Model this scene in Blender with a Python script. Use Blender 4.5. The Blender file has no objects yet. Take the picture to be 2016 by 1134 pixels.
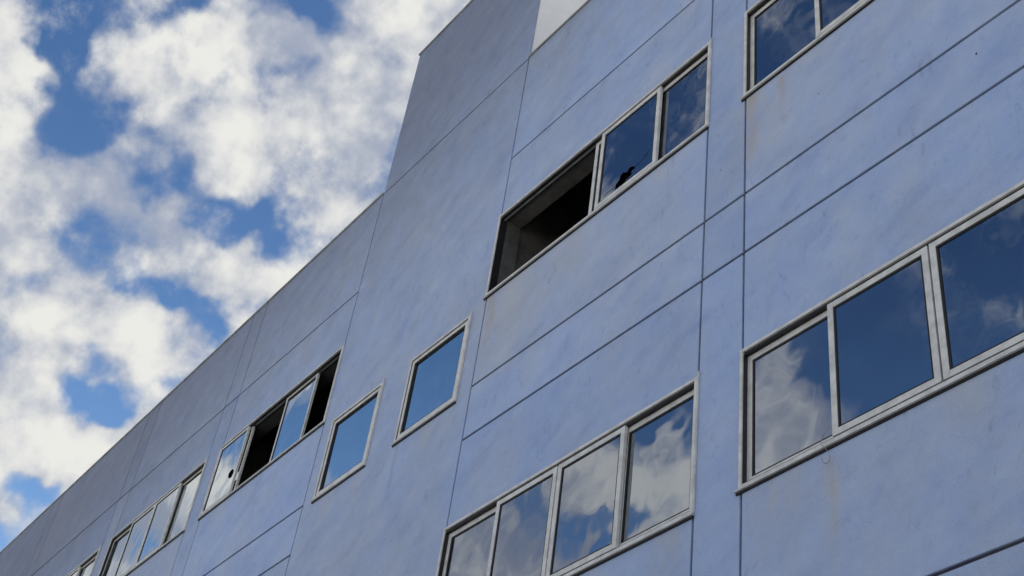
import bpy, bmesh, math, random
from mathutils import Vector, Matrix, noise
random.seed(7)
SC = bpy.context.scene
COL = SC.collection
PAINT_A = (0.374, 0.482, 0.715)  # fresh periwinkle
PAINT_B = (0.422, 0.498, 0.645)  # faded, dusty
PAINT_DIM = (0.190, 0.218, 0.292)  # grey that puts grazing-view dimming into the wall colour
EYE = 1.6          # height of the photographer's eye above the pavement

# ------------------------------------------------------------------ camera
cam = bpy.data.cameras.new('camera')
cam.sensor_width = 36.0
cam.lens = 46.67
cam.clip_start = 0.05
cam.clip_end = 3000
camo = bpy.data.objects.new('camera', cam)
COL.objects.link(camo)
right = Vector((0.60347308, 0.78808645, 0.12140836))
up = Vector((0.46060281, -0.46881457, 0.75369619))
fwd = Vector((-0.65089576, 0.39891434, 0.64591181))
mw = Matrix.Identity(4)
for i in range(3):
    mw[i][0], mw[i][1], mw[i][2] = right[i], up[i], -fwd[i]
mw[2][3] = EYE
camo.matrix_world = mw
SC.camera = camo

# ------------------------------------------------------------------ look
SC.view_settings.view_transform = 'Standard'
SC.view_settings.look = 'None'
SC.view_settings.gamma = 1
SC.view_settings.use_curve_mapping = False
SC.view_settings.exposure = 0.85
SC.render.engine = 'CYCLES'

# ------------------------------------------------------------------ sun: behind the building, the street front lies in open shade
SUN_EL, SUN_AZ = 52.0, -10.0      # azimuth measured from +Y towards +X
sun = bpy.data.lights.new('sun', 'SUN')
sun.energy = 5.0
sun.angle = math.radians(0.53)
sun.color = (1.0, 0.94, 0.85)
suno = bpy.data.objects.new('sun', sun)
COL.objects.link(suno)
sd = Vector((math.sin(math.radians(SUN_AZ)) * math.cos(math.radians(SUN_EL)),
             math.cos(math.radians(SUN_AZ)) * math.cos(math.radians(SUN_EL)),
             math.sin(math.radians(SUN_EL))))
suno.rotation_euler = sd.to_track_quat('Z', 'Y').to_euler()
suno.location = (0, 0, 40)


class NT:
    """little helper for writing node trees"""
    def __init__(self, tree):
        self.t = tree
        self.n = tree.nodes
        for x in list(self.n):
            self.n.remove(x)

    def new(self, typ, **kw):
        x = self.n.new(typ)
        for k, v in kw.items():
            setattr(x, k, v)
        return x

    def put(self, sock, v):
        if hasattr(v, 'links'):
            self.t.links.new(v, sock)
        else:
            sock.default_value = v

    def math(self, op, a, b=None, c=None, clamp=False):
        x = self.new('ShaderNodeMath', operation=op, use_clamp=clamp)
        self.put(x.inputs[0], a)
        if b is not None:
            self.put(x.inputs[1], b)
        if c is not None:
            self.put(x.inputs[2], c)
        return x.outputs[0]

    def vec(self, op, a, b=None, scale=None):
        x = self.new('ShaderNodeVectorMath', operation=op)
        self.put(x.inputs[0], a)
        if b is not None:
            self.put(x.inputs[1], b)
        if scale is not None:
            self.put(x.inputs['Scale'], scale)
        return x.outputs['Value'] if op in ('DOT_PRODUCT', 'LENGTH') else x.outputs['Vector']

    def noise(self, vec, scale, detail=4, rough=0.55, out='Fac', dist=0.0):
        x = self.new('ShaderNodeTexNoise')
        self.put(x.inputs['Vector'], vec)
        x.inputs['Scale'].default_value = scale
        x.inputs['Detail'].default_value = detail
        x.inputs['Roughness'].default_value = rough
        x.inputs['Distortion'].default_value = dist
        return x.outputs[out]

    def step(self, v, a, b, lo=0.0, hi=1.0):
        x = self.new('ShaderNodeMapRange', interpolation_type='SMOOTHSTEP')
        self.put(x.inputs['Value'], v)
        x.inputs['From Min'].default_value = a
        x.inputs['From Max'].default_value = b
        x.inputs['To Min'].default_value = lo
        x.inputs['To Max'].default_value = hi
        return x.outputs['Result']

    def mix(self, f, a, b, blend='MIX'):
        x = self.new('ShaderNodeMix', data_type='RGBA', blend_type=blend)
        self.put(x.inputs['Factor'], f)
        for s, v in ((x.inputs['A'], a), (x.inputs['B'], b)):
            if isinstance(v, tuple) and len(v) == 3:
                v = v + (1.0,)
            self.put(s, v)
        return x.outputs['Result']

    def scalev(self, vec, s):
        return self.vec('MULTIPLY', vec, s)


# ------------------------------------------------------------------ sky with broken cloud
# clumps and gaps of the cloud layer: direction x, y, z, tightness, amount
CLOUDS = [
    (-0.7091, 0.0105, 0.705, 5192, -0.36),
    (-0.7012, 0.0273, 0.7125, 5192, -0.21),
    (-0.6928, 0.0444, 0.7197, 5192, 0.40),
    (-0.675, 0.0791, 0.7336, 5192, 0.63),
    (-0.6654, 0.0967, 0.7402, 5192, -0.70),
    (-0.6555, 0.1145, 0.7465, 5192, -0.35),
    (-0.6451, 0.1323, 0.7525, 5192, 0.59),
    (-0.6344, 0.1503, 0.7582, 5192, -0.26),
    (-0.6233, 0.1683, 0.7637, 5192, -0.82),
    (-0.6118, 0.1863, 0.7687, 5192, -0.34),
    (-0.6, 0.2044, 0.7735, 5192, -0.29),
    (-0.5878, 0.2225, 0.7778, 5192, 0.46),
    (-0.5752, 0.2405, 0.7818, 5192, 0.25),
    (-0.5624, 0.2584, 0.7855, 5192, 0.39),
    (-0.7292, 0.0037, 0.6843, 5192, 0.61),
    (-0.7218, 0.0205, 0.6918, 5192, 0.45),
    (-0.7139, 0.0375, 0.6993, 5192, -0.54),
    (-0.7056, 0.0547, 0.7065, 5192, -0.19),
    (-0.6969, 0.0721, 0.7135, 5192, 0.21),
    (-0.6878, 0.0897, 0.7203, 5192, -0.31),
    (-0.6684, 0.1253, 0.7331, 5192, 0.33),
    (-0.6581, 0.1433, 0.7391, 5192, 0.38),
    (-0.6474, 0.1613, 0.7449, 5192, 0.49),
    (-0.6363, 0.1795, 0.7503, 5192, 0.73),
    (-0.6248, 0.1977, 0.7553, 5192, -0.64),
    (-0.613, 0.2158, 0.76, 5192, 0.37),
    (-0.6008, 0.234, 0.7644, 5192, -0.47),
    (-0.5882, 0.2521, 0.7684, 5192, 0.40),
    (-0.5753, 0.2701, 0.7721, 5192, 0.33),
    (-0.7416, 0.0136, 0.6707, 5192, 0.38),
    (-0.7342, 0.0305, 0.6783, 5192, 0.57),
    (-0.7264, 0.0477, 0.6856, 5192, -0.75),
    (-0.7182, 0.065, 0.6928, 5192, 0.44),
    (-0.7096, 0.0825, 0.6998, 5192, 0.23),
    (-0.6911, 0.1181, 0.7131, 5192, 0.19),
    (-0.6812, 0.1361, 0.7193, 5192, 0.55),
    (-0.6709, 0.1542, 0.7253, 5192, 0.30),
    (-0.6602, 0.1724, 0.731, 5192, 0.33),
    (-0.6492, 0.1907, 0.7364, 5192, -0.39),
    (-0.6377, 0.209, 0.7414, 5192, 0.51),
    (-0.6258, 0.2272, 0.7461, 5192, 0.16),
    (-0.601, 0.2637, 0.7545, 5192, 0.26),
    (-0.7537, 0.0236, 0.6568, 5192, 0.42),
    (-0.7463, 0.0407, 0.6643, 5192, 0.41),
    (-0.7386, 0.0579, 0.6716, 5192, -0.71),
    (-0.7305, 0.0754, 0.6787, 5192, 0.43),
    (-0.713, 0.1109, 0.6924, 5192, 0.49),
    (-0.7036, 0.1289, 0.6989, 5192, 0.14),
    (-0.6937, 0.147, 0.7051, 5192, -0.23),
    (-0.6835, 0.1652, 0.711, 5192, 0.43),
    (-0.6728, 0.1835, 0.7167, 5192, -0.44),
    (-0.6618, 0.2019, 0.722, 5192, 0.33),
    (-0.6503, 0.2202, 0.7271, 5192, 0.19),
    (-0.6384, 0.2386, 0.7318, 5192, 0.51),
    (-0.6262, 0.257, 0.7361, 5192, 0.27),
    (-0.7655, 0.0337, 0.6426, 5192, -0.33),
    (-0.7506, 0.0682, 0.6572, 5192, -0.25),
    (-0.7426, 0.0858, 0.6643, 5192, -0.51),
    (-0.7251, 0.1215, 0.6778, 5192, 0.58),
    (-0.706, 0.1578, 0.6904, 5192, -0.26),
    (-0.6958, 0.1762, 0.6963, 5192, 0.41),
    (-0.6741, 0.213, 0.7072, 5192, 0.48),
    (-0.6627, 0.2315, 0.7123, 5192, 0.32),
    (-0.6508, 0.25, 0.7169, 5192, 0.26),
    (-0.6385, 0.2684, 0.7213, 5192, -0.64),
    (-0.777, 0.0437, 0.628, 5192, 0.62),
    (-0.7699, 0.061, 0.6353, 5192, 0.39),
    (-0.7543, 0.0962, 0.6494, 5192, -0.15),
    (-0.7459, 0.1141, 0.6562, 5192, 0.29),
    (-0.737, 0.1321, 0.6628, 5192, -0.91),
    (-0.7277, 0.1503, 0.6692, 5192, 0.23),
    (-0.718, 0.1687, 0.6753, 5192, 0.44),
    (-0.7078, 0.1871, 0.6811, 5192, -0.28),
    (-0.6972, 0.2056, 0.6867, 5192, 0.54),
    (-0.6748, 0.2427, 0.697, 5192, 0.36),
    (-0.6629, 0.2613, 0.7017, 5192, 0.43),
    (-0.6506, 0.2798, 0.706, 5192, -0.27),
    (-0.7883, 0.0538, 0.613, 5192, 0.42),
    (-0.7812, 0.0712, 0.6202, 5192, 0.27),
    (-0.7737, 0.0888, 0.6273, 5192, 0.56),
    (-0.7658, 0.1066, 0.6342, 5192, 0.43),
    (-0.7574, 0.1246, 0.6409, 5192, 0.22),
    (-0.7486, 0.1427, 0.6474, 5192, 0.68),
    (-0.7394, 0.161, 0.6537, 5192, -1.27),
    (-0.7297, 0.1795, 0.6598, 5192, 0.25),
    (-0.7196, 0.198, 0.6656, 5192, 0.38),
    (-0.698, 0.2352, 0.6764, 5192, 0.24),
    (-0.6866, 0.2538, 0.6813, 5192, 0.30),
    (-0.6747, 0.2725, 0.6859, 5192, 0.54),
    (-0.7992, 0.0639, 0.5977, 5192, 0.49),
    (-0.7922, 0.0814, 0.6048, 5192, 0.47),
    (-0.7769, 0.117, 0.6186, 5192, 0.37),
    (-0.7687, 0.1351, 0.6252, 5192, 0.37),
    (-0.7599, 0.1533, 0.6317, 5192, 0.33),
    (-0.7507, 0.1717, 0.6379, 5192, 0.72),
    (-0.7411, 0.1902, 0.6439, 5192, -0.42),
    (-0.731, 0.2088, 0.6496, 5192, -0.95),
    (-0.7205, 0.2275, 0.6551, 5192, 0.19),
    (-0.7095, 0.2462, 0.6603, 5192, 0.40),
    (-0.6981, 0.2649, 0.6652, 5192, 0.32),
    (-0.7955, 0.1094, 0.596, 5192, 0.30),
    (-0.7877, 0.1273, 0.6027, 5192, -0.15),
    (-0.7795, 0.1455, 0.6092, 5192, 0.49),
    (-0.7708, 0.1638, 0.6156, 5192, 0.28),
    (-0.7617, 0.1823, 0.6217, 5192, 0.30),
    (-0.7521, 0.2009, 0.6277, 5192, 0.56),
    (-0.7421, 0.2196, 0.6333, 5192, 0.60),
    (-0.7316, 0.2383, 0.6388, 5192, -0.74),
    (-0.7206, 0.257, 0.6439, 5192, 0.33),
    (-0.7093, 0.2758, 0.6488, 5192, 0.27),
    (-0.8059, 0.1196, 0.5799, 5192, 0.20),
    (-0.7982, 0.1377, 0.5865, 5192, 0.23),
    (-0.7814, 0.1743, 0.5992, 5192, 0.55),
    (-0.7723, 0.1928, 0.6052, 5192, 0.42),
    (-0.7528, 0.2302, 0.6167, 5192, 0.76),
    (-0.8298, 0.0941, 0.55, 5192, 0.38),
    (-0.8231, 0.1119, 0.5568, 5192, 0.40),
    (-0.8159, 0.1298, 0.5635, 5192, 0.46),
    (-0.8082, 0.1479, 0.57, 5192, 0.40),
    (-0.7916, 0.1847, 0.5825, 5192, -0.80),
    (-0.7826, 0.2033, 0.5884, 5192, -0.45),
    (-0.7731, 0.222, 0.5942, 5192, 0.35),
    (-0.7631, 0.2407, 0.5997, 5192, -0.65),
    (-0.7527, 0.2596, 0.605, 5192, 0.27),
    (-0.8326, 0.1219, 0.5403, 5192, 0.17),
    (-0.8255, 0.1399, 0.5468, 5192, 0.27),
    (-0.8179, 0.1581, 0.5532, 5192, 0.41),
    (-0.8099, 0.1765, 0.5594, 5192, 0.33),
    (-0.8014, 0.195, 0.5655, 5192, 0.73),
    (-0.783, 0.2324, 0.577, 5192, 0.32),
    (-0.7731, 0.2512, 0.5824, 5192, 0.52),
    (-0.8347, 0.1499, 0.5299, 5192, 0.58),
    (-0.8192, 0.1866, 0.5423, 5192, 0.17),
    (-0.8108, 0.2052, 0.5482, 5192, 0.24),
    (-0.8019, 0.2238, 0.554, 5192, 0.31),
    (-0.857, 0.1239, 0.5002, 5192, 0.56),
    (-0.8504, 0.1418, 0.5066, 5192, 0.20),
    (-0.8435, 0.1599, 0.5128, 5192, 0.20),
    (-0.836, 0.1782, 0.519, 5192, -0.67),
    (-0.8281, 0.1966, 0.525, 5192, -0.40),
    (-0.8197, 0.2152, 0.5308, 5192, 0.45),
    (-0.8652, 0.1337, 0.4832, 5192, 0.38),
    (-0.8588, 0.1516, 0.4895, 5192, 0.34),
    (-0.8518, 0.1697, 0.4956, 5192, 0.18),
    (-0.8366, 0.2065, 0.5074, 5192, 0.52),
    (-0.873, 0.1433, 0.4661, 5192, 0.63),
    (-0.8666, 0.1613, 0.4722, 5192, 0.63),
    (-0.8598, 0.1794, 0.4781, 5192, 0.50),
    (-0.8524, 0.1978, 0.484, 5192, 0.33),
    (-0.8741, 0.1709, 0.4548, 5192, -0.75),
    (-0.8874, 0.1623, 0.4315, 5192, 0.85),
    (-0.8811, 0.1803, 0.4372, 5192, -0.25),
    (-0.8939, 0.1716, 0.4141, 5192, -0.47),
    (-0.7841, 0.1153, 0.6098, 26283, -0.50),
    (-0.6876, 0.1552, 0.7093, 26283, -0.40),
    (-0.6071, 0.2373, 0.7583, 26283, -0.40),
    (-0.8363, 0.1876, 0.5152, 26283, -0.90),
    (-0.7854, 0.2228, 0.5775, 26283, -0.60),
    (-0.8135, 0.0857, 0.5752, 26283, -0.10),
    (-0.5617, -0.593, 0.577, 2692, 1.30),
    (-0.5838, -0.5894, 0.5584, 2366, 1.10),
    (-0.5491, -0.6215, 0.5588, 4205, 0.90),
    (-0.5264, -0.5832, 0.6187, 16821, 0.35),
    (-0.4944, -0.5869, 0.6411, 16821, 0.35),
    (-0.5162, -0.5987, 0.6125, 9462, -0.70),
    (-0.4752, -0.613, 0.6312, 673, -2.00),
    (-0.4066, -0.6413, 0.6507, 420, -2.30),
    (-0.4231, -0.6097, 0.6702, 2366, -1.00),
    (-0.4851, -0.6427, 0.593, 2366, -0.70),
    (-0.5279, -0.5691, 0.6304, 7476, -0.60),
    (-0.6724, -0.5071, 0.5392, 4205, 1.10),
    (-0.6699, -0.5237, 0.5262, 6056, 0.80),
    (-0.6328, -0.5332, 0.5615, 5005, 1.00),
    (-0.6519, -0.5426, 0.5298, 4205, 0.90),
    (-0.6283, -0.5502, 0.55, 9462, 0.60),
    (-0.6158, -0.5452, 0.5688, 19310, -0.70),
    (-0.638, -0.5115, 0.5757, 16821, -0.80),
    (-0.6458, -0.5578, 0.5213, 12359, -0.60),
    (-0.6936, -0.5167, 0.502, 8582, -1.20),
    (-0.6771, -0.5316, 0.5088, 6056, -1.50),
    (-0.666, -0.5414, 0.5132, 16821, -1.00),
    (-0.7025, -0.4767, 0.5285, 7476, -0.70),
    (-0.7124, -0.4767, 0.515, 16821, -0.60),
    (-0.7082, -0.4943, 0.5041, 12359, -0.90),
    (-0.6901, -0.5349, 0.4875, 4205, 0.90),
    (-0.7191, -0.5012, 0.4814, 4205, 0.70),
    (-0.746, -0.4599, 0.4817, 4205, 0.60),
    (-0.7268, -0.4765, 0.4947, 9462, -0.60),
    (-0.6711, -0.5524, 0.4945, 2366, 0.80),
    (-0.533, -0.4103, 0.74, 1869, -1.20),
    (-0.5004, -0.428, 0.7526, 1514, -3.00),
    (-0.5561, -0.4172, 0.7188, 3090, -0.90),
    (-0.4212, -0.4601, 0.7816, 1514, -1.60),
    (-0.4219, -0.435, 0.7955, 4205, -1.50),
    (-0.3866, -0.4705, 0.7932, 3090, -0.90),
    (-0.7129, -0.3839, 0.5869, 1869, -1.40),
    (-0.7655, -0.3508, 0.5393, 1869, -1.40),
    (-0.777, -0.3112, 0.5471, 6056, -1.20),
    (-0.8077, -0.2849, 0.5162, 19310, -0.90),
    (-0.7951, -0.3164, 0.5174, 6056, -1.00),
    (-0.8219, -0.2843, 0.4936, 13096, 1.80),
    (-0.8166, -0.2906, 0.4987, 26283, 1.00),
    (-0.8299, -0.2867, 0.4786, 7476, 1.50),
    (-0.8501, -0.2523, 0.4623, 4205, 2.00),
    (-0.8365, -0.2671, 0.4785, 4205, 2.00),
    (-0.8398, -0.2538, 0.48, 3090, 3.50),
    (-0.8547, -0.2585, 0.4502, 16821, 2.00),
    (-0.8676, -0.2491, 0.4303, 26283, -1.20),
    (-0.862, -0.2561, 0.4374, 46726, -0.80),
    (-0.8775, -0.2314, 0.4201, 9462, 1.30),
    (-0.8604, -0.2415, 0.4488, 16821, 0.80),
    (-0.8727, -0.249, 0.42, 24223, 0.60),
]

world = bpy.data.worlds.new('World')
SC.world = world
world.use_nodes = True
w = NT(world.node_tree)
tc = w.new('ShaderNodeTexCoord')
D = tc.outputs['Generated']
# ragged cloud edges: the direction is stirred by three octaves of noise before the clumps are read
def stir(scale, amp, det):
    c = w.noise(D, scale, det, 0.5, 'Color')
    return w.vec('SCALE', w.vec('SUBTRACT', c, (0.5, 0.5, 0.5)), scale=amp)
Dw = w.vec('ADD', D, stir(9.0, 0.085, 3))
Dw = w.vec('ADD', Dw, stir(28.0, 0.05, 3))
Dw = w.vec('NORMALIZE', Dw)
tot = None
for x, y, z, k, a in CLOUDS:
    dt = w.vec('DOT_PRODUCT', Dw, (x, y, z))
    e = w.math('POWER', dt, k)
    tot = w.math('MULTIPLY', e, a) if tot is None else w.math('MULTIPLY_ADD', e, a, tot)
big = w.noise(D, 2.4, 3, 0.55)
fld = w.math('MULTIPLY', w.math('TANH', w.math('MULTIPLY', tot, 1.0)), 0.60)
fld = w.math('MULTIPLY_ADD', tot, 0.12, fld)
fld = w.math('ADD', fld, w.math('MULTIPLY_ADD', big, 0.9, -0.40))
Dn = w.vec('ADD', D, stir(14.0, 0.012, 3))
puff = w.noise(Dn, 8.5, 8, 0.58)
Ds = w.vec('ADD', Dn, tuple(0.030 * c for c in sd))        # the same billows a step nearer the sun
puff2 = w.noise(Ds, 8.5, 4, 0.57)
fld = w.math('ADD', fld, w.math('MULTIPLY_ADD', puff, 3.2, -1.58))
cover = w.step(fld, -0.34, 0.36)
# billows shade each other: creamy white where the light reaches, cool lavender grey in folds and thin rims
relief = w.math('MULTIPLY', w.math('SUBTRACT', puff, puff2), 4.5)
fold = w.noise(D, 6.5, 4, 0.62)
lit = w.math('ADD', w.math('MULTIPLY', fld, 0.50), w.math('ADD', relief, w.math('MULTIPLY_ADD', fold, 2.6, -1.30)))
thick = w.step(lit, -0.45, 0.95)
ccol = w.mix(thick, (0.41, 0.46, 0.58), (0.93, 0.925, 0.885))
sky = w.new('ShaderNodeTexSky', sky_type='NISHITA')
sky.sun_disc = False
sky.sun_elevation = math.radians(SUN_EL)
sky.sun_rotation = math.radians(SUN_AZ)
sky.air_density = 1.0
sky.dust_density = 0.3
sky.ozone_density = 5.0
SKY_STRENGTH = 0.05
cscaled = w.vec('SCALE', ccol, scale=0.5 / SKY_STRENGTH)
# pale veil towards the horizon
sz = w.new('ShaderNodeSeparateXYZ')
w.put(sz.inputs[0], D)
veil = w.step(sz.outputs['Z'], 0.72, 0.15, 0.0, 0.85)
hsv = w.new('ShaderNodeHueSaturation')
hsv.inputs['Saturation'].default_value = 1.12
hsv.inputs['Value'].default_value = 1.18
w.put(hsv.inputs['Color'], sky.outputs['Color'])
base = w.mix(veil, hsv.outputs['Color'], (0.18 / SKY_STRENGTH, 0.33 / SKY_STRENGTH, 0.58 / SKY_STRENGTH))
# thin torn veils drift across the gaps
veils = w.noise(Dn, 17.0, 6, 0.66)
thin = w.math('MULTIPLY', w.step(veils, 0.47, 0.78, 0.0, 0.75), w.step(fold, 0.35, 0.60))
cover = w.math('MAXIMUM', cover, thin)
final = w.mix(cover, base, cscaled)
bg = w.new('ShaderNodeBackground')
w.put(bg.inputs['Color'], final)
bg.inputs['Strength'].default_value = SKY_STRENGTH
wo = w.new('ShaderNodeOutputWorld')
w.t.links.new(bg.outputs[0], wo.inputs['Surface'])
world.cycles.sampling_method = 'NONE'
SC.cycles.diffuse_bounces = 2
SC.cycles.glossy_bounces = 3
SC.cycles.max_bounces = 6

# ------------------------------------------------------------------ materials
def material(name):
    m = bpy.data.materials.new(name)
    m.use_nodes = True
    t = NT(m.node_tree)
    o = t.new('ShaderNodeOutputMaterial')
    b = t.new('ShaderNodeBsdfPrincipled')
    t.t.links.new(b.outputs[0], o.inputs['Surface'])
    return m, t, b, o


def bump(t, b, h, dist, strength=1.0):
    n = t.new('ShaderNodeBump')
    n.inputs['Distance'].default_value = dist
    n.inputs['Strength'].default_value = strength
    t.put(n.inputs['Height'], h)
    t.t.links.new(n.outputs[0], b.inputs['Normal'])


def plain(name, col, rough, metal=0.0, var=0.0, vscale=20.0, bmp=0.0, bscale=60.0):
    m, t, b, o = material(name)
    g = t.new('ShaderNodeNewGeometry').outputs['Position']
    n = t.noise(g, vscale, 5, 0.6)
    lo = tuple(c * (1 - var) for c in col)
    hi = tuple(min(1, c * (1 + var)) for c in col)
    t.put(b.inputs['Base Color'], t.mix(t.step(n, 0.3, 0.7), lo, hi))
    b.inputs['Roughness'].default_value = rough
    b.inputs['Metallic'].default_value = metal
    if bmp:
        bump(t, b, t.noise(g, bscale, 4, 0.6), bmp)
    return m


def facade_paint():
    m, t, b, o = material('painted_render')
    pos = t.new('ShaderNodeNewGeometry').outputs['Position']
    sep = t.new('ShaderNodeSeparateXYZ')
    t.put(sep.inputs[0], pos)
    X, Z = sep.outputs['X'], sep.outputs['Z']
    # faded paint: periwinkle where fresh, greyer and dustier in broad clouds and vertical runs
    broad = t.noise(pos, 0.55, 5, 0.55, dist=0.4)
    mid = t.noise(pos, 2.6, 6, 0.6, dist=0.8)
    runs = t.noise(t.scalev(pos, (3.0, 3.0, 0.35)), 1.5, 5, 0.6)
    fadef = t.math('ADD', t.math('MULTIPLY', broad, 0.5), t.math('ADD', t.math('MULTIPLY', mid, 0.25), t.math('MULTIPLY', runs, 0.25)))
    fadef = t.step(fadef, 0.38, 0.62)
    col = t.mix(fadef, PAINT_A, PAINT_B)
    # grazing-view dimming painted in: greyer upward and towards the far wing
    dimf = t.step(t.math('ADD', t.math('MULTIPLY_ADD', X, -0.25, Z), t.math('MULTIPLY', mid, 2.0)), 13.4, 19.2, 0.0, 0.95)
    col = t.mix(dimf, col, PAINT_DIM)
    # uneven coats: cloudy patches and slanting roller passes
    rot = t.new('ShaderNodeVectorRotate', rotation_type='Y_AXIS')
    t.put(rot.inputs['Vector'], pos)
    rot.inputs['Angle'].default_value = math.radians(28)
    coat = t.noise(t.scalev(rot.outputs[0], (1.0, 1.0, 1.9)), 1.6, 7, 0.64, dist=0.3)
    col = t.mix(t.step(coat, 0.48, 0.72, 0.0, 0.75), col, t.mix(1.0, col, (1.16, 1.13, 1.06), 'MULTIPLY'))
    col = t.mix(t.step(coat, 0.52, 0.30, 0.0, 0.75), col, t.mix(1.0, col, (0.80, 0.83, 0.90), 'MULTIPLY'))
    patch = t.noise(pos, 5.5, 6, 0.65, dist=0.5)
    col = t.mix(t.step(patch, 0.40, 0.62, 0.0, 0.22), t.mix(1.0, col, (0.93, 0.93, 0.95), 'MULTIPLY'), t.mix(1.0, col, (1.16, 1.12, 1.05), 'MULTIPLY'))
    # rubbed trowel marks and light scuffs
    scr = t.noise(t.scalev(pos, (9.0, 9.0, 4.0)), 1.0, 8, 0.72, dist=1.5)
    col = t.mix(t.step(scr, 0.58, 0.72, 0.0, 0.8), col, t.mix(1.0, col, (1.12, 1.11, 1.08), 'MULTIPLY'))
    col = t.mix(t.step(scr, 0.44, 0.30, 0.0, 0.8), col, t.mix(1.0, col, (0.74, 0.74, 0.78), 'MULTIPLY'))
    # water stains: x centre, half width, top, bottom, amount, colour
    def streak(col, x, hw, zt, zb, amt, c, soft=0.25):
        wob = t.math('MULTIPLY_ADD', t.noise(t.scalev(pos, (6, 6, 2.2)), 1.0, 5, 0.65), hw * 0.9, -hw * 0.45)
        dx = t.math('ABSOLUTE', t.math('ADD', t.math('SUBTRACT', X, x), wob))
        fx = t.math('MULTIPLY', t.step(dx, hw * 1.25, 0.0), t.step(t.noise(t.scalev(pos, (14, 14, 3)), 1.0, 5, 0.7), 0.30, 0.62))
        ft = t.step(Z, zt + EYE + 0.01, zt + EYE - 0.03)
        fb = t.step(Z, zb + EYE, zt + EYE - soft * (zt - zb))
        f = t.math('MULTIPLY', t.math('MULTIPLY', fx, ft), t.math('MULTIPLY', fb, amt))
        return t.mix(f, col, c)
    rust = (0.42, 0.33, 0.24)
    dust = (0.50, 0.49, 0.46)
    col = streak(col, -4.69, 0.035, 8.17, 7.55, 0.75, rust)
    col = streak(col, -4.36, 0.10, 4.50, 3.45, 0.55, dust)
    col = streak(col, -4.36, 0.04, 4.50, 3.60, 0.22, rust)
    col = streak(col, -5.02, 0.09, 8.22, 7.2, 0.75, rust)
    col = streak(col, -4.85, 0.50, 8.22, 7.1, 0.45, dust)
    col = streak(col, -8.20, 0.55, 8.22, 7.0, 0.55, dust)
    col = streak(col, -8.48, 0.10, 8.22, 7.2, 0.55, rust)
    col = streak(col, -7.30, 0.25, 8.22, 7.5, 0.50, dust)
    col = streak(col, -6.10, 0.10, 8.22, 7.9, 0.40, dust)
    col = streak(col, -5.75, 0.18, 4.53, 4.0, 0.55, dust)
    col = streak(col, -6.55, 0.12, 4.53, 4.1, 0.45, dust)
    col = streak(col, -4.75, 0.35, 4.53, 3.9, 0.50, dust)
    col = streak(col, -3.45, 0.25, 4.53, 4.1, 0.35, dust)
    col = streak(col, -9.80, 0.05, 7.08, 6.3, 0.50, (0.24, 0.25, 0.30))
    col = streak(col, -9.30, 0.20, 7.08, 6.6, 0.40, dust)
    col = streak(col, -10.55, 0.07, 7.08, 6.5, 0.45, dust)
    col = streak(col, -11.1, 0.15, 7.08, 6.6, 0.35, dust)
    col = streak(col, -14.1, 0.30, 8.22, 7.6, 0.35, dust)
    # pinholes, grit and fly specks
    sp = t.noise(pos, 38.0, 2, 0.5)
    col = t.mix(t.step(sp, 0.735, 0.80, 0.0, 0.6), col, (0.12, 0.13, 0.17))
    grit = t.noise(pos, 75.0, 3, 0.7)
    col = t.mix(t.step(grit, 0.35, 0.65), t.mix(1.0, col, (0.96, 0.96, 0.965), 'MULTIPLY'), t.mix(1.0, col, (1.04, 1.04, 1.035), 'MULTIPLY'))
    # each panel took the paint a little differently
    rnd = t.new('ShaderNodeObjectInfo').outputs['Random']
    hs = t.new('ShaderNodeHueSaturation')
    t.put(hs.inputs['Value'], t.math('MULTIPLY_ADD', rnd, 0.12, 0.94))
    t.put(hs.inputs['Saturation'], t.math('MULTIPLY_ADD', t.math('FRACT', t.math('MULTIPLY', rnd, 7.3)), 0.16, 0.92))
    t.put(hs.inputs['Color'], col)
    t.put(b.inputs['Base Color'], hs.outputs[0])
    b.inputs['Roughness'].default_value = 0.62
    b.inputs['Specular IOR Level'].default_value = 0.35
    # hand-floated render: long swells, trowel ridges, fine grain
    h1 = t.noise(pos, 1.7, 3, 0.5)
    h2 = t.noise(t.scalev(pos, (1.0, 1.0, 1.6)), 8.0, 6, 0.6, dist=1.2)
    h3 = t.noise(pos, 150.0, 3, 0.6)
    h = t.math('ADD', t.math('MULTIPLY', h1, 1.4), t.math('ADD', t.math('MULTIPLY', h2, 0.45), t.math('MULTIPLY', h3, 0.04)))
    bump(t, b, h, 0.02, 0.9)
    return m


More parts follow.
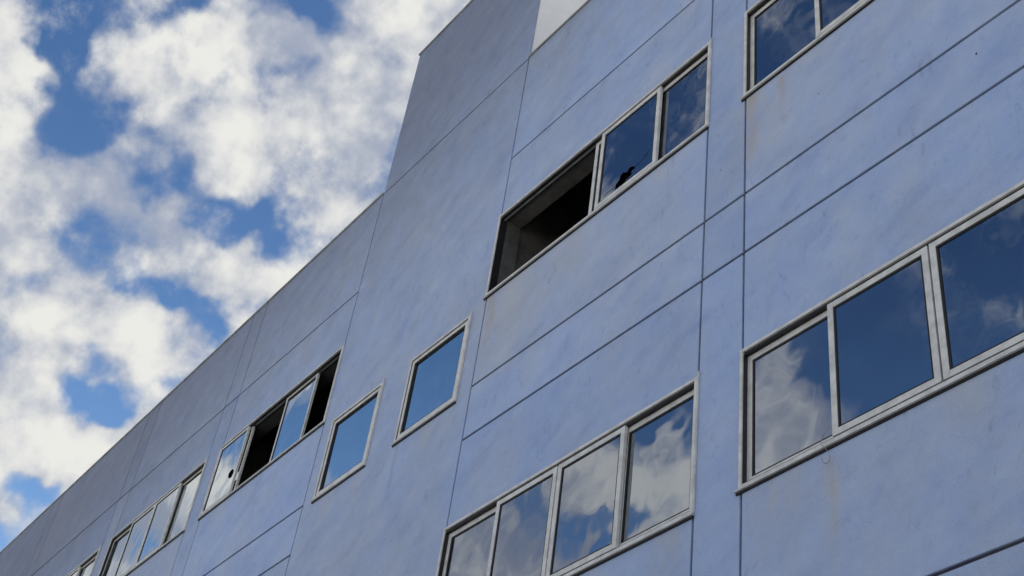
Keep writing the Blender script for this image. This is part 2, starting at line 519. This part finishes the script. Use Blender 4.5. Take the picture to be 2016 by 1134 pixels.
def glass_material(name, ior, tint, tint_dusty):
    m, t, b, o = material(name)
    t.n.remove(b)
    pos = t.new('ShaderNodeNewGeometry').outputs['Position']
    bn = t.new('ShaderNodeBump')
    bn.inputs['Distance'].default_value = 0.02
    bn.inputs['Strength'].default_value = 0.38
    t.put(bn.inputs['Height'], t.noise(pos, 1.3, 2, 0.5))
    gl = t.new('ShaderNodeBsdfGlossy')
    gl.inputs['Roughness'].default_value = 0.012
    # faint film of dust dulls the mirror in places
    film = t.noise(t.scalev(pos, (2.0, 2.0, 1.0)), 2.2, 6, 0.65)
    t.put(gl.inputs['Color'], t.mix(t.step(film, 0.3, 0.75), tint, tint_dusty))
    t.t.links.new(bn.outputs[0], gl.inputs['Normal'])
    tr = t.new('ShaderNodeBsdfTransparent')
    tr.inputs['Color'].default_value = (0.22, 0.25, 0.27, 1)
    df = t.new('ShaderNodeBsdfDiffuse')
    df.inputs['Color'].default_value = (0.35, 0.36, 0.36, 1)
    fr = t.new('ShaderNodeFresnel')
    fr.inputs['IOR'].default_value = ior
    m1 = t.new('ShaderNodeMixShader')
    t.put(m1.inputs[0], t.step(film, 0.45, 0.8, 0.015, 0.06))
    t.t.links.new(tr.outputs[0], m1.inputs[1]); t.t.links.new(df.outputs[0], m1.inputs[2])
    m2 = t.new('ShaderNodeMixShader')
    t.put(m2.inputs[0], fr.outputs[0])
    t.t.links.new(m1.outputs[0], m2.inputs[1]); t.t.links.new(gl.outputs[0], m2.inputs[2])
    t.t.links.new(m2.outputs[0], o.inputs['Surface'])
    return m


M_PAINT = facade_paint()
M_GLASS = glass_material('solar_glass', 5.0, (0.84, 0.90, 1.0), (0.76, 0.82, 0.93))
M_GLASS_BRIGHT = glass_material('bright_solar_glass', 22.0, (0.94, 0.98, 1.0), (0.86, 0.92, 0.97))
M_ALU = plain('aluminium', (0.66, 0.65, 0.61), 0.45, 0.10, 0.16, 9.0, 0.0006, 90)
M_TRACK = plain('track_aluminium', (0.022, 0.022, 0.024), 0.5, 0.3, 0.2, 12.0)
M_RUBBER = plain('black_rubber', (0.012, 0.012, 0.012), 0.7, 0, 0.2)  # gaskets, and also the painted shadow strip under the sills
M_JOINT = plain('joint_sealant', (0.075, 0.075, 0.105), 0.9, 0, 0.35, 4.0, 0.002, 40)
M_WHITE = plain('white_paint', (0.74, 0.74, 0.72), 0.7, 0, 0.05, 2.5, 0.0008, 5)
M_COPING = plain('coping_metal', (0.30, 0.30, 0.27), 0.5, 0.2, 0.3, 5.0)
M_CONC = plain('bare_concrete', (0.10, 0.098, 0.092), 0.9, 0, 0.35, 3.0, 0.006, 22)
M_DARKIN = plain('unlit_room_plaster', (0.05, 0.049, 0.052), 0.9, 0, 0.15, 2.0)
M_SEAL = plain('frame_plaster_bead', (0.50, 0.56, 0.70), 0.8, 0, 0.3, 14.0, 0.004, 60)
M_WIRE = plain('old_wire', (0.30, 0.28, 0.25), 0.6, 0, 0.3)
M_PIT = plain('anchor_hole_shadow', (0.03, 0.03, 0.04), 0.9)
M_ROOF = plain('roof_gravel', (0.30, 0.29, 0.28), 0.95, 0, 0.2)
M_GROUND = plain('pale_ground', (0.42, 0.40, 0.36), 0.95, 0, 0.2, 0.3)
M_PAVE = plain('concrete_paving', (0.42, 0.41, 0.38), 0.9, 0, 0.15, 1.5, 0.004, 30)
M_ASPH = plain('asphalt', (0.055, 0.055, 0.058), 0.9, 0, 0.2, 2.0, 0.006, 80)


# ------------------------------------------------------------------ mesh helpers
def link(name, bm, mats, parent=None, bevel=0.0, smooth=False):
    me = bpy.data.meshes.new(name)
    bmesh.ops.recalc_face_normals(bm, faces=bm.faces)
    bm.to_mesh(me)
    bm.free()
    for m in (mats if isinstance(mats, (list, tuple)) else [mats]):
        me.materials.append(m)
    ob = bpy.data.objects.new(name, me)
    COL.objects.link(ob)
    if parent is not None:
        ob.parent = parent
    if bevel:
        bv = ob.modifiers.new('bevel', 'BEVEL')
        bv.width = bevel
        bv.segments = 2
        bv.limit_method = 'ANGLE'
        bv.angle_limit = math.radians(40)
    if smooth:
        for p in me.polygons:
            p.use_smooth = True
    return ob


def box(bm, x0, x1, y0, y1, z0, z1, mi=0):
    vs = [bm.verts.new((x, y, z)) for z in (z0, z1) for y in (y0, y1) for x in (x0, x1)]
    for a in ((0, 1, 5, 4), (2, 6, 7, 3), (0, 4, 6, 2), (1, 3, 7, 5), (4, 5, 7, 6), (0, 2, 3, 1)):
        f = bm.faces.new([vs[i] for i in a])
        f.material_index = mi


def plate(bm, xs, zs, holes, y0, y1):
    """slab between y0 (front) and y1 cut into cells xs x zs, without the cells inside any hole"""
    xs = sorted(set(round(v, 4) for v in xs)); zs = sorted(set(round(v, 4) for v in zs))
    V = {}
    def v(i, j, k):
        if (i, j, k) not in V:
            V[(i, j, k)] = bm.verts.new((xs[i], (y0, y1)[k], zs[j]))
        return V[(i, j, k)]
    def solid(i, j):
        if i < 0 or j < 0 or i >= len(xs) - 1 or j >= len(zs) - 1:
            return False
        cx, cz = (xs[i] + xs[i + 1]) / 2, (zs[j] + zs[j + 1]) / 2
        return not any(a < cx < b and c < cz < d for a, b, c, d in holes)
    for i in range(len(xs) - 1):
        for j in range(len(zs) - 1):
            if not solid(i, j):
                continue
            for k in (0, 1):
                bm.faces.new((v(i, j, k), v(i + 1, j, k), v(i + 1, j + 1, k), v(i, j + 1, k)))
            for (di, dj, a, b) in ((-1, 0, (i, j), (i, j + 1)), (1, 0, (i + 1, j), (i + 1, j + 1)),
                                   (0, -1, (i, j), (i + 1, j)), (0, 1, (i, j + 1), (i + 1, j + 1))):
                if not solid(i + di, j + dj):
                    bm.faces.new((v(*a, 0), v(*b, 0), v(*b, 1), v(*a, 1)))


def tube(bm, pts, r, n=6):
    pts = [Vector(p) for p in pts]
    rings = []
    for i, p in enumerate(pts):
        d = (pts[min(i + 1, len(pts) - 1)] - pts[max(i - 1, 0)]).normalized()
        a = d.cross(Vector((0, 1, 0.13))).normalized()
        b = d.cross(a)
        rings.append([bm.verts.new(p + (a * math.cos(2 * math.pi * k / n) + b * math.sin(2 * math.pi * k / n)) * r) for k in range(n)])
    for i in range(len(rings) - 1):
        for k in range(n):
            bm.faces.new((rings[i][k], rings[i][(k + 1) % n], rings[i + 1][(k + 1) % n], rings[i + 1][k]))
    bm.faces.new(rings[0]); bm.faces.new(rings[-1])


# ------------------------------------------------------------------ ground
def sheet(name, x0, x1, y0, y1, z, m):
    bm = bmesh.new()
    bm.faces.new([bm.verts.new(p) for p in ((x0, y0, z), (x1, y0, z), (x1, y1, z), (x0, y1, z))])
    o = link(name, bm, m)
    o['kind'] = 'structure'
    return o

sheet('ground', -1500, 1500, -1500, 1500, 0.0, M_GROUND)
sheet('road', -400, 400, -13.0, -5.0, 0.004, M_ASPH)
bm = bmesh.new(); box(bm, -60, 30, -4.98, 4.99, 0.004, 0.12)
pv = link('pavement', bm, M_PAVE); pv['kind'] = 'structure'

# ------------------------------------------------------------------ building
WALL = 5.0                 # street face of the render
GAP_H = 0.013              # half width of the level joints
GAP_V = 0.010              # half width of the upright joints
L = lambda z: z + EYE
V0, V1, V2, V3, V4, V5, V6, V7, V8, V9 = -5.09, -5.521, -8.592, -11.68, -14.78, -15.222, -18.346, -18.804, -22.53, -22.95
H3, H1, H2 = L(10.19), L(7.155), L(6.557)
H1L, H2L = L(3.475), L(2.87)
ROOF = L(11.865)
TOWER = L(14.68)
WT, WB = L(9.33), L(8.24)          # upper window row
VT, VB = L(5.651), L(4.548)        # lower window row
XR, XL = -1.99, -34.0
XEND = 2.5

building = bpy.data.objects.new('office_building', None)
building.location = (0, 0, 0)
COL.objects.link(building)
building['label'] = 'periwinkle blue office block with grooved wall panels, aluminium sliding windows and raised tower section'
building['category'] = 'building'

# window openings: x0, x1, z0, z1, kind
four = 'four'
WINS = [
    (V2, V1, WB, WT, 'A'), (V0, XR, WB, WT, 'D'), (V4, V3, WB, WT, 'G'), (V6, V5, WB, WT, 'H'), (V8 + 0.62, V7, WB, WT, 'H'),
    (V2, V1, VB, VT, 'B'), (V0, XR, VB, VT, 'C'), (V4, V3, VB, VT, 'B'), (V6, V5, VB, VT, 'B'),
    (-9.858, -8.826, L(7.105), L(8.14), 'S'), (-11.42, -10.41, L(7.105), L(8.14), 'S'),
]
HOLES = [(a, b, c, d) for a, b, c, d, k in WINS]

# inner structural wall behind the render (dark sealant shows in the joints)
bm = bmesh.new()
xs = [XL, XEND] + [h[i] for h in HOLES for i in (0, 1)]
zs = [0.0, ROOF] + [h[i] for h in HOLES for i in (2, 3)]
IN = 0.004
xs = [XL, XEND]; zs = [0.0, ROOF - 0.01]
H2S = []
for a, b, c, d in HOLES:
    xs += [a + IN, b - IN]; zs += [c + IN, d - IN]
    H2S.append((a + IN, b - IN, c + IN, d - IN))
plate(bm, xs, zs, H2S, WALL + 0.022, WALL + 0.24)
link('structural_wall', bm, [M_JOINT], building)


def panel(x0, x1, z0, z1, holes=(), gl=GAP_V, gr=GAP_V, gb=GAP_H, gt=GAP_H):
    bm = bmesh.new()
    a, b, c, d = x0 + gl, x1 - gr, z0 + gb, z1 - gt
    hs = [h for h in holes if h[0] < x1 and h[1] > x0 and h[2] < z1 and h[3] > z0]
    xs = [a, b]; zs = [c, d]
    for h in hs:
        xs += [min(max(h[0], a), b), min(max(h[1], a), b)]; zs += [min(max(h[2], c), d), min(max(h[3], c), d)]
    plate(bm, xs, zs, hs, WALL, WALL + 0.021)
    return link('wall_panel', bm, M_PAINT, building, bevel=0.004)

# level joints of every bay, from the pavement up
Z0 = 0.13
def bay(x0, x1, levels):
    for c, d in zip(levels[:-1], levels[1:]):
        top = 0.0 if abs(d - ROOF) < 1e-6 else GAP_H
        if (c, d) == (WB, WT) or (c, d) == (VB, VT):
            continue
        gb = 0.0 if c in (WT, VT) else GAP_H
        gt = 0.0 if d in (WB, VB) else top
        panel(x0, x1, c, d, gb=gb, gt=gt)

FULL = [Z0, H2L, H1L, VB, VT, H2, H1, WB, WT, H3, ROOF]
bay(V2, V1, FULL)
bay(V0, XR, FULL)
bay(V4, V3, FULL)
bay(V6, V5, FULL)
# the next bay is wider than its window: piers left of it
PIERX = V8 + 0.62
for c, d in zip(FULL[:-1], FULL[1:]):
    if (c, d) in ((VB, VT), (WB, WT)) or c == WB or d == WB or c == WT:
        continue
panel(V8, V7, H1, H3, holes=[(PIERX, V7 + 1, WB, WT)])
panel(V8, V7, H3, ROOF, gt=0.0)
panel(V8, V7, H2, H1)
panel(V8, V7, H1L, H2)
panel(V8, V7, Z0, H1L)
# narrow piers between the bays
for a, b in ((V1, V0), (V5, V4), (V7, V6), (V9, V8)):
    for c, d in zip([Z0, H2L, H1L, H2, H1, H3], [H2L, H1L, H2, H1, H3, ROOF]):
        panel(a, b, c, d, gt=0.0 if d == ROOF else GAP_H)
panel(XL, V9, Z0, H3); panel(XL, V9, H3, ROOF, gt=0.0)
panel(XR, XEND, Z0, H2); panel(XR, XEND, H2, H3); panel(XR, XEND, H3, ROOF, gt=0)
# wide blank bay under the tower with the two square windows
panel(V3, V2, Z0, ROOF, holes=HOLES[-2:])
# tower above the roof line: front panel, white side wall, back
panel(V3 + 0.006, V2, ROOF, TOWER, gl=0.0, gr=0.0, gt=0.0)
bm = bmesh.new()
box(bm, V3 + 0.02, V2 - 0.02, WALL + 0.0215, WALL + 6.0, ROOF - 0.02, TOWER - 0.01)
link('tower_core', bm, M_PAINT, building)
bm = bmesh.new()
box(bm, V2 - 0.019, V2 - 0.003, WALL + 0.0215, WALL + 6.0, ROOF - 0.02, TOWER - 0.006)
link('tower_side_wall', bm, M_WHITE, building, bevel=0.003)

# copings
def coping(x0, x1, z, d=0.26):
    bm = bmesh.new()
    box(bm, x0, x1, WALL - 0.018, WALL + d, z + 0.001, z + 0.030)
    link('coping', bm, M_COPING, building, bevel=0.003)
coping(XL - 0.02, V3 - 0.002, ROOF)
coping(V2 + 0.004, XEND, ROOF)
coping(V3 - 0.01, V2 + 0.012, TOWER, 6.0)

# roof slab, floor slabs, side and back walls
bm = bmesh.new(); box(bm, XL, XEND, WALL + 0.25, 16.0, ROOF - 0.75, ROOF - 0.45); link('roof_slab', bm, M_ROOF, building)
for z in (L(10.05) - 0.0, L(6.6), L(2.9)):
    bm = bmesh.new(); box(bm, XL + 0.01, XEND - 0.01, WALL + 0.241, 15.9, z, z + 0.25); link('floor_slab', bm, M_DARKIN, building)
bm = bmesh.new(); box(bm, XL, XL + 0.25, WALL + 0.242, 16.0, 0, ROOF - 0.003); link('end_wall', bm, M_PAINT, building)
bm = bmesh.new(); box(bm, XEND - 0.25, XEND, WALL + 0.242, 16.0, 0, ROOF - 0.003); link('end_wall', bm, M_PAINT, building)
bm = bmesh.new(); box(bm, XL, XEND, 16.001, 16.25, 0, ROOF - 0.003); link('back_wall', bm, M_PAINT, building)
# rooms: cross walls of bare concrete on the bay lines, a corridor wall behind
for x in (V1 + 0.215, V5 + 0.22, V7 + 0.23, V9 + 0.2):
    bm = bmesh.new(); box(bm, x - 0.10, x + 0.10, WALL + 0.243, 11.0, 0, ROOF - 0.76); link('cross_wall', bm, M_CONC, building)
for x in (V2 - 0.085, V3 + 0.085):
    bm = bmesh.new(); box(bm, x - 0.08, x + 0.08, WALL + 0.243, 11.0, 0, ROOF - 0.76); link('cross_wall', bm, M_CONC, building)
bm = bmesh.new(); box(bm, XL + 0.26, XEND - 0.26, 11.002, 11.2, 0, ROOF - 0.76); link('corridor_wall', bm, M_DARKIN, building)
# concrete linings of the open windows (25 cm deep reveals)
for a, b, c, d, k in WINS:
    bm = bmesh.new()
    y0, y1 = WALL + 0.075, WALL + 0.239
    box(bm, a + 0.006, b - 0.006, y0, y1, d - 0.030, d - 0.006)
    box(bm, a + 0.006, a + 0.030, y0, y1, c + 0.006, d - 0.031)
    box(bm, b - 0.030, b - 0.006, y0, y1, c + 0.006, d - 0.031)
    box(bm, a + 0.031, b - 0.031, y0, y1, c + 0.006, c + 0.030)
    link('window_reveal', bm, M_DARKIN if k == 'G' else M_CONC, building)  # window G gets a darker tone, its lack of light put into colour

# ------------------------------------------------------------------ windows
FR = 0.026      # face width of the fixed frame
ST = 0.044      # face width of a sash member
PROUD = 0.022
Y_F0, Y_F1 = WALL - PROUD, WALL + 0.072
TRK = (WALL - 0.015, WALL + 0.024)     # front faces of the two tracks
SD = 0.030

HOLE_A = [(-6.714, 8.343), (-6.700, 8.406), (-6.664, 8.442), (-6.643, 8.490), (-6.604, 8.504), (-6.570, 8.482), (-6.546, 8.468), (-6.535, 8.485),
          (-6.511, 8.502), (-6.479, 8.495), (-6.445, 8.462), (-6.440, 8.440), (-6.452, 8.431), (-6.478, 8.436), (-6.480, 8.397), (-6.509, 8.345)]
OVAL_G = [(-14.125, 8.700), (-14.160, 8.712), (-14.215, 8.700), (-14.238, 8.665), (-14.215, 8.615), (-14.188, 8.590), (-14.140, 8.565), (-14.095, 8.569), (-14.074, 8.620), (-14.085, 8.665)]


def ring(bm, a, b, c, d, w, y0, y1, wb=None):
    """rectangular ring of four members butted end to end"""
    wb = w if wb is None else wb
    box(bm, a, a + w, y0, y1, c, d)
    box(bm, b - w, b, y0, y1, c, d)
    box(bm, a + w + 0.0005, b - w - 0.0005, y0 + 0.0008, y1, d - w, d)
    box(bm, a + w + 0.0005, b - w - 0.0005, y0 + 0.0008, y1, c, c + wb)


def pane(parent, a, b, c, d, y, hole=None, label=None):
    glass = M_GLASS_BRIGHT if b < -8.7 else M_GLASS
    bm = bmesh.new()
    th = 0.006
    cx, cz = (a + b) / 2, (c + d) / 2
    if hole is None:
        box(bm, a, b, y, y + th, c, d)
    else:
        # pane with a broken-out hole: triangulated sheet, then thickened
        outer = [(a, c), (b, c), (b, d), (a, d)]
        vo = [bm.verts.new((x, y, z)) for x, z in outer]
        vh = [bm.verts.new((x, y, z)) for x, z in hole]
        es = [bm.edges.new((vo[i], vo[(i + 1) % 4])) for i in range(4)]
        es += [bm.edges.new((vh[i], vh[(i + 1) % len(vh)])) for i in range(len(vh))]
        bmesh.ops.triangle_fill(bm, edges=es, use_beauty=True)
        # triangle_fill may cover the hole: drop faces whose centre is inside it
        def inside(x, z):
            r = False
            n = len(hole)
            for i in range(n):
                x1, z1 = hole[i]; x2, z2 = hole[(i + 1) % n]
                if (z1 > z) != (z2 > z) and x < (x2 - x1) * (z - z1) / (z2 - z1) + x1:
                    r = not r
            return r
        kill = [f for f in bm.faces if inside(f.calc_center_median().x, f.calc_center_median().z)]
        bmesh.ops.delete(bm, geom=kill, context='FACES')
        r = bmesh.ops.extrude_face_region(bm, geom=list(bm.faces))
        for v in r['geom']:
            if isinstance(v, bmesh.types.BMVert):
                v.co.y += th
    # no pane sits perfectly true: each one leans by a fraction of a degree
    rx, rz = random.uniform(-0.0022, 0.0022), random.uniform(-0.0022, 0.0022)
    for v in bm.verts:
        v.co.y += (v.co.z - cz) * rx + (v.co.x - cx) * rz
    o = link('pane', bm, glass, parent)
    if label:
        o['label'] = label
    return o


def sash(parent, a, b, c, d, track, hole=None, label=None, glazed=True, w=None, rec=0.012):
    w = w if w is not None else (0.030 if b < -11.5 else ST)
    y = TRK[track]
    bm = bmesh.new()
    ring(bm, a, b, c, d, w, y, y + SD)
    link('sash', bm, M_ALU, parent, bevel=0.002)
    bm = bmesh.new()
    g = 0.014
    ring(bm, a + w + 0.0004, b - w - 0.0004, c + w + 0.0004, d - w - 0.0004, g, y + 0.006, y + SD - 0.004)
    link('gasket', bm, M_RUBBER, parent)
    if glazed:
        pane(parent, a + w + g * 0.5, b - w - g * 0.5, c + w + g * 0.5, d - w - g * 0.5, y + rec, hole, label)


def window(a, b, c, d, kind):
    slim = b < -11.5
    FR = 0.018 if slim else 0.026
    a -= 0.004; b += 0.012
    bm = bmesh.new()
    ring(bm, a, b, c, d, FR, Y_F0, Y_F1)
    win = link('window', bm, M_ALU, building, bevel=0.002)
    # sill nose and side flashings overrun the frame a little, the shadow under the nose is a black strip
    bm = bmesh.new()
    box(bm, a - 0.035, b + 0.004, Y_F0 - 0.006, WALL - 0.001, c - 0.010, c - 0.0005)
    link('sill', bm, M_ALU, win, bevel=0.002)
    bm = bmesh.new()
    box(bm, a - 0.030, b + 0.002, WALL - 0.012, WALL - 0.0005, c - 0.026, c - 0.0105)
    link('sill_shadow', bm, M_RUBBER, win)
    bm = bmesh.new()
    box(bm, b + 0.0005, b + 0.007, WALL - 0.020, WALL - 0.001, c + 0.002, d + 0.045)
    link('flashing', bm, M_ALU, win, bevel=0.002)
    # plaster bead made good by hand over the head
    bm = bmesh.new()
    n = 40
    rows = []
    for i in range(n + 1):
        x = a + (b - a) * i / n
        q = noise.noise(Vector((x * 5.1, c, 0.3)))
        h = 0.010 + 0.018 * max(0, q + 0.35)
        rows.append((bm.verts.new((x, WALL - 0.014, d + 0.0006)), bm.verts.new((x, WALL - 0.007, d + h * 0.6)), bm.verts.new((x, WALL - 0.0003, d + h)),
                     bm.verts.new((x, WALL + 0.004, d + h * 0.5)), bm.verts.new((x, WALL + 0.004, d + 0.0006))))
    for i in range(n):
        for k in range(5):
            bm.faces.new((rows[i][k], rows[i + 1][k], rows[i + 1][(k + 1) % 5], rows[i][(k + 1) % 5]))
    link('plaster_bead', bm, M_SEAL, win, smooth=True)
    ia, ib, ic, idd = a + FR + 0.001, b - FR - 0.001, c + FR + 0.001, d - FR - 0.001
    # dark track rails between and behind the sashes; filler paints shade into their gaps
    bm = bmesh.new()
    for y in (TRK[0] + SD + 0.002, TRK[1] + SD + 0.002):
        box(bm, ia, ib, y, y + 0.006, idd - 0.020, idd)
        box(bm, ia, ib, y, y + 0.006, ic, ic + 0.014)
    box(bm, ia, ia + 0.004, TRK[0] + 0.004, Y_F1 - 0.004, ic + 0.015, idd - 0.021)
    box(bm, ib - 0.004, ib, TRK[0] + 0.004, Y_F1 - 0.004, ic + 0.015, idd - 0.021)
    box(bm, ia, ib, TRK[0] + 0.010, TRK[0] + SD, idd - 0.0205, idd)
    box(bm, ia, ib, TRK[0] + 0.010, TRK[0] + SD, ic, ic + 0.0155)
    link('track', bm, M_TRACK, win)
    if kind == 'S':
        # fixed square light with a deep, wide inner frame
        bm = bmesh.new()
        ring(bm, ia + 0.001, ib - 0.001, ic + 0.001, idd - 0.001, 0.026, TRK[0] + 0.012, Y_F1 - 0.001)
        link('glazing_channel', bm, M_RUBBER, win)
        sash(win, ia + 0.018, ib - 0.006, ic + 0.006, idd - 0.018, 0, w=0.036, rec=0.024)
        return win
    W = ib - ia
    q = W / 4
    s0 = (ia, ia + q + 0.02); s1 = (ia + q - 0.025, ia + 2 * q - 0.007); s2 = (ia + 2 * q + 0.007, ia + 3 * q + 0.025); s3 = (ia + 3 * q - 0.02, ib)
    zt, zb = idd - 0.021, ic + 0.016
    if kind in ('B', 'C', 'D', 'H'):
        bm = bmesh.new()
        xm = ia + 2 * q
        box(bm, xm - 0.012, xm + 0.012, TRK[0] + SD + 0.001, TRK[0] + SD + 0.007, zb + 0.002, zt - 0.002)  # black strip paints the shade in the gap between meeting sashes
        link('meeting_gap_shade', bm, M_RUBBER, win)
        sash(win, *s0, zb, zt, 1)
        sash(win, *s1, zb, zt, 0)
        sash(win, *s2, zb, zt, 0)
        sash(win, *s3, zb, zt, 1)
    elif kind == 'A':
        s2 = (-6.965, -6.150)
        sash(win, *s2, zb, zt, 0, hole=[(x, z + EYE) for x, z in HOLE_A], label='cracked pane with a jagged hole at its foot')
        sash(win, -7.10, -6.28, zb, zt, 1)
        sash(win, *s3, zb, zt, 1)
        # cracks running out of the hole
        for pts in ([(-6.446, 8.452), (-6.40, 8.457), (-6.344, 8.466), (-6.30, 8.497), (-6.258, 8.535)], [(-6.703, 8.400), (-6.745, 8.392), (-6.80, 8.394), (-6.86, 8.383)],
                    [(-6.30, 8.497), (-6.262, 8.485)]):
            bm = bmesh.new()
            tube(bm, [(x, TRK[0] + 0.0105, z + EYE) for x, z in pts], 0.0016, 4)
            link('crack', bm, M_TRACK, win)
    elif kind == 'G':
        sash(win, ia, ia + q + 0.01, zb, zt, 0, hole=[(x, z + EYE) for x, z in OVAL_G], label='pane with a round black hole knocked through it')
        sash(win, -13.06, -12.30, zb, zt, 1)
        sash(win, ia + 0.06, ia + q + 0.06, zb, zt, 1)
    return win

for args in WINS:
    window(*args)

# ------------------------------------------------------------------ small anchor holes left in the render
for x, z, r in ((-7.626, 10.355, .016), (-4.337, 7.659, .015), (-3.03, 6.939, .019), (-8.408, 7.62, .016), (-3.887, 7.641, .009), (-5.352, 7.605, .013),
                (-6.339, 7.889, .010), (-7.486, 11.131, .010), (-5.921, 9.546, .010), (-4.39, 7.574, .007), (-8.199, 6.684, .010), (-13.2, 9.62, .012), (-12.6, 10.9, .010),
                (-13.0, 7.75, .014), (-3.1, 7.9, .009), (-10.3, 9.1, .008)):
    bm = bmesh.new()
    n = 9
    c0 = bm.verts.new((x, WALL - 0.0015, L(z)))
    rim = []
    for k in range(n):
        rr = r * random.uniform(0.65, 1.15)
        t_ = 2 * math.pi * k / n
        rim.append(bm.verts.new((x + 0.7 * rr * math.cos(t_), WALL + 0.001, L(z) + rr * math.sin(t_))))
    for k in range(n):
        bm.faces.new((c0, rim[k], rim[(k + 1) % n]))
    link('anchor_hole', bm, M_PIT, building)

# ------------------------------------------------------------------ stray wire hooked over the sill of the right-hand window
bm = bmesh.new()
P = [(-4.325, 4.96, 4.640), (-4.337, 4.945, 4.620), (-4.355, 4.940, 4.590), (-4.372, 4.938, 4.560), (-4.370, 4.940, 4.530), (-4.352, 4.95, 4.500), (-4.338, 4.962, 4.470),
     (-4.336, 4.97, 4.445), (-4.350, 4.975, 4.424), (-4.372, 4.975, 4.418), (-4.390, 4.97, 4.430), (-4.396, 4.965, 4.448), (-4.386, 4.96, 4.458)]
tube(bm, [(x, y, L(z)) for x, y, z in P], 0.0022, 6)
wire = link('loose_wire', bm, M_WIRE, smooth=True)
wire['label'] = 'thin stray wire curling down over the sill of the wide window on the right'
wire['category'] = 'wire'
